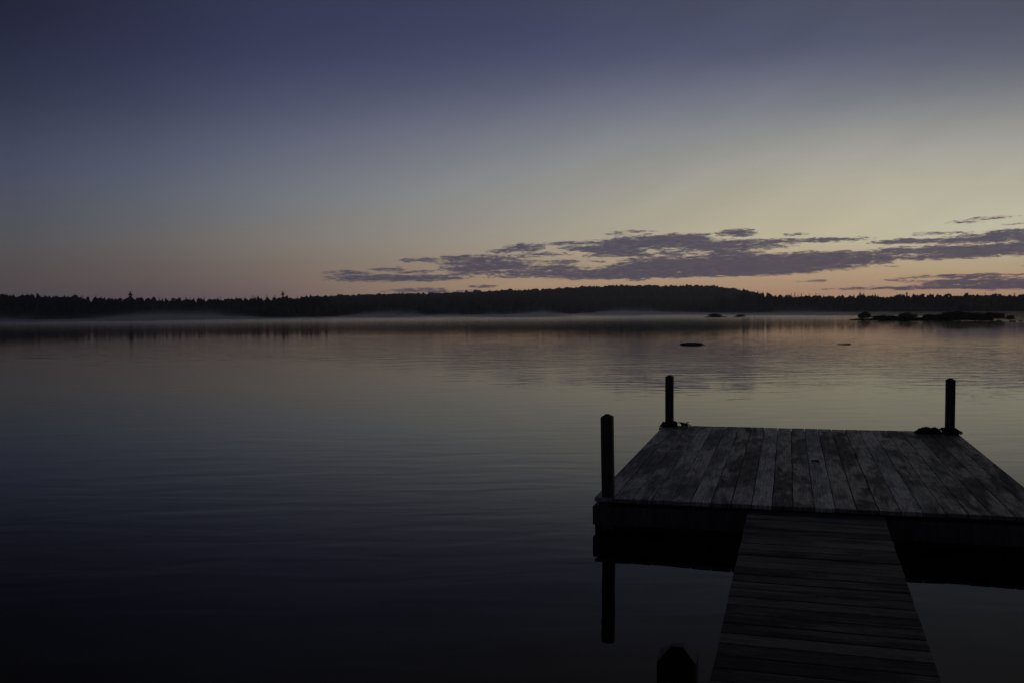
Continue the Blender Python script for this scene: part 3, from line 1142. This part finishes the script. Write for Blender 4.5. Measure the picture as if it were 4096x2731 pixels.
# dark feather of bark lying across two boards
c0 = dock_px(3261, 1846)
mb = MB()
mb.tube([(-.040, .004, .006), (-.022, .0, .010), (.0, .003, .011), (.022, -.003, .009), (.042, -.012, .006)], .009, 6, taper=[.35, .9, 1, .9, .3])
mb.tube([(-.02, .0, .011), (-.034, .014, .012)], .004, 5)
mb.tube([(.01, .0, .011), (.03, .010, .016)], .0035, 5)
o = mb.build('twig', M_twig, smooth=True)
o.matrix_world = Mdock @ Matrix.Translation(c0)
tag(o, 'short dark twig lying across a seam in the middle of the dock', 'twig')

# ------------------------------------------------------------------ gangway
GZ = .213
a0 = Matrix(Mdock)
axis_r = (Mdock.to_3x3() @ Vector((1, 0, 0))).normalized()
front0 = FL + Vector((0, 0, GZ))
TL, TR = ground(2992, 2036, GZ), ground(3536, 2062, GZ)
BLp, BRp = ground(2837, 2731, GZ), ground(3767, 2731, GZ)


def cut(p_, q_):          # where the gangway edge p->q meets the dock's front beam
    n_ = Vector((-math.sin(-YAW), math.cos(-YAW), 0))
    d = q_ - p_
    t = ((front0 - n_ * .020) - p_).dot(n_) / d.dot(n_)
    return p_ + d * t


eL, eR = cut(BLp, TL), cut(BRp, TR)
dirL, dirR = (BLp - eL).normalized(), (BRp - eR).normalized()
mid = (eL + eR) / 2
ax = ((dirL + dirR) / 2).normalized()            # towards the camera
Y_ = -ax
X_ = Vector((Y_.y, -Y_.x, 0)).normalized()
Mg = Matrix((X_, Y_, Vector((0, 0, 1)))).transposed().to_4x4()
Mg.translation = mid
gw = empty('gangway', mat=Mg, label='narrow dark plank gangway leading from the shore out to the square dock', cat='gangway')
inv = Mg.inverted()
lA, lB, lC, lD = inv @ eL, inv @ BLp, inv @ eR, inv @ BRp
LEN = 9.2


def edge_x(A_, B_, t):     # local x of an edge at distance t in front of the dock
    return A_.x + (B_.x - A_.x) * ((-t) - A_.y) / (B_.y - A_.y)


mb = MB()
t = .0
skew0 = (lC.y - lA.y) / (lC.x - lA.x)
seams = [0.0]
while seams[-1] < LEN:
    seams.append(seams[-1] + .146 + random.uniform(-.004, .005))
k = 0
slp = skew0
slopes = [skew0 + float(np.interp(s_, [0, 1.2, 2.6, 9], [0, -.02, -.035, -.035])) + random.uniform(-.004, .004) for s_ in seams]
gt = [.45, .85, .6, .42, .5, .35, .95, .55, .4, .45, .62, .38, .34, .66, .52, .85, .6, .45]
for i in range(len(seams) - 1):
    s0, s1 = seams[i], seams[i + 1]
    g_ = .0045
    z1 = random.uniform(-.0015, .0015)
    oL, oR = random.uniform(-.0025, .0025), random.uniform(-.0025, .0025)
    xs = []
    for s_, sl, sg in ((s0, slopes[i], 1), (s1, slopes[i + 1], -1)):
        xl, xr = edge_x(lA, lB, s_) + oL, edge_x(lC, lD, s_) + oR
        yl, yr = -s_ + sl * xl - sg * g_, -s_ + sl * xr - sg * g_
        xs.append((xl, yl, xr, yr))
    (ax0, ay0, bx0, by0), (ax1, ay1, bx1, by1) = xs
    e = .002
    th = .032
    vs = [(ax0, ay0, -th), (bx0, by0, -th), (bx1, by1, -th), (ax1, ay1, -th),
          (ax0, ay0, z1 - e), (bx0, by0, z1 - e), (bx1, by1, z1 - e), (ax1, ay1, z1 - e),
          (ax0 + e, ay0 - e, z1), (bx0 - e, by0 - e, z1), (bx1 - e, by1 + e, z1), (ax1 + e, ay1 + e, z1)]
    fs = [(0, 1, 2, 3), (0, 4, 5, 1), (1, 5, 6, 2), (2, 6, 7, 3), (3, 7, 4, 0), (4, 8, 9, 5), (5, 9, 10, 6), (6, 10, 11, 7), (7, 11, 8, 4), (11, 10, 9, 8)]
    mb.add(vs, fs, gt[i % len(gt)] + random.uniform(-.05, .05))
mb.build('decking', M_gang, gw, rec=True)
for sd, (A_, B_) in ((1, (lA, lB)), (-1, (lC, lD))):
    mb = MB()
    p0, p1 = edge_x(A_, B_, .03) + sd * .03, edge_x(A_, B_, LEN - .05) + sd * .03
    vs = []
    for (xx, yy) in ((p0, -.02), (p0 + sd * .04, -.02), (p1 + sd * .04, -LEN + .05), (p1, -LEN + .05)):
        vs += [(xx, yy, -.175), (xx, yy, -.0325)]
    mb.add(vs, [(0, 2, 3, 1), (2, 4, 5, 3), (4, 6, 7, 5), (6, 0, 1, 7), (1, 3, 5, 7), (0, 6, 4, 2)])
    mb.build('stringer', M_hull, gw, rec=True)
# near post with a shallow pyramid top standing on the gangway's left edge
DP = 2.18
pp = ray(2724, 2600)
pc = Vector((pp.x / pp.y * DP, DP, 0))
pt = z_at(2724, 2574, DP + .045)
lp = inv @ Vector((pc.x, pc.y + .045, GZ))
o = post_mesh(pt - GZ, 1.6, cap=.030, edge=.004).build('post', M_blackpost, gw)
o.location = lp
o.rotation_euler = (0, 0, .04)
o['label'] = 'near square post with a bevelled top left of the gangway'

# ------------------------------------------------------------------ mist lying on the far water
M_mist = bpy.data.materials.new('mist')
M_mist.use_nodes = True
q = G(M_mist.node_tree)
q.N.clear()
out = q.node('ShaderNodeOutputMaterial')
vol = q.node('ShaderNodeVolumePrincipled')
vol.inputs['Color'].default_value = (.88, .88, .95, 1)
vol.inputs['Anisotropy'].default_value = .5
geo = q.node('ShaderNodeNewGeometry')
P = geo.outputs['Position']
x, y, z = q.sep(P)
bank = q.noise(q.v('MULTIPLY', P, (.019, .005, 0.0)), 1.0, 3, .55)
puff = q.noise(q.v('MULTIPLY', P, (.07, .02, .35)), 1.0, 4, .65)
side = q.rng(x, 60, 160, 1.0, .25)
hgt = q.m('ADD', .085, q.m('MULTIPLY', q.m('MULTIPLY', q.rng(bank, .47, .70), side), .85))
fall = q.m('EXPONENT', q.m('MULTIPLY', q.m('DIVIDE', z, hgt), -1.0))
den = q.m('MULTIPLY', fall, q.rng(puff, .36, .64, .05, 1.9))
den = q.m('MULTIPLY', den, q.rng(bank, .35, .65, .55, 1.3))
den = q.m('MULTIPLY', q.m('MULTIPLY', den, side), .12)
fadein = q.rng(y, 240, 420)
q.put(vol.inputs['Density'], q.m('MULTIPLY', den, fadein))
q.L.new(vol.outputs[0], out.inputs['Volume'])
mb = MB()
mb.box((-420, 235, .02), (420, 760, 10))
o = mb.build('mist', M_mist)
tag(o, 'thin white mist lying low on the far water', 'mist', None, 'stuff')

# ------------------------------------------------------------------ thin damp air over the lake
M_haze = bpy.data.materials.new('haze')
M_haze.use_nodes = True
q = G(M_haze.node_tree)
q.N.clear()
out = q.node('ShaderNodeOutputMaterial')
vol = q.node('ShaderNodeVolumePrincipled')
vol.inputs['Color'].default_value = (.85, .87, .95, 1)
vol.inputs['Density'].default_value = .00030
vol.inputs['Anisotropy'].default_value = .6
q.L.new(vol.outputs[0], out.inputs['Volume'])
mb = MB()
mb.box((-1450, -420, -5), (1450, 1440, 75))
o = mb.build('haze', M_haze)
tag(o, 'thin even haze over the lake', 'haze', None, 'stuff')
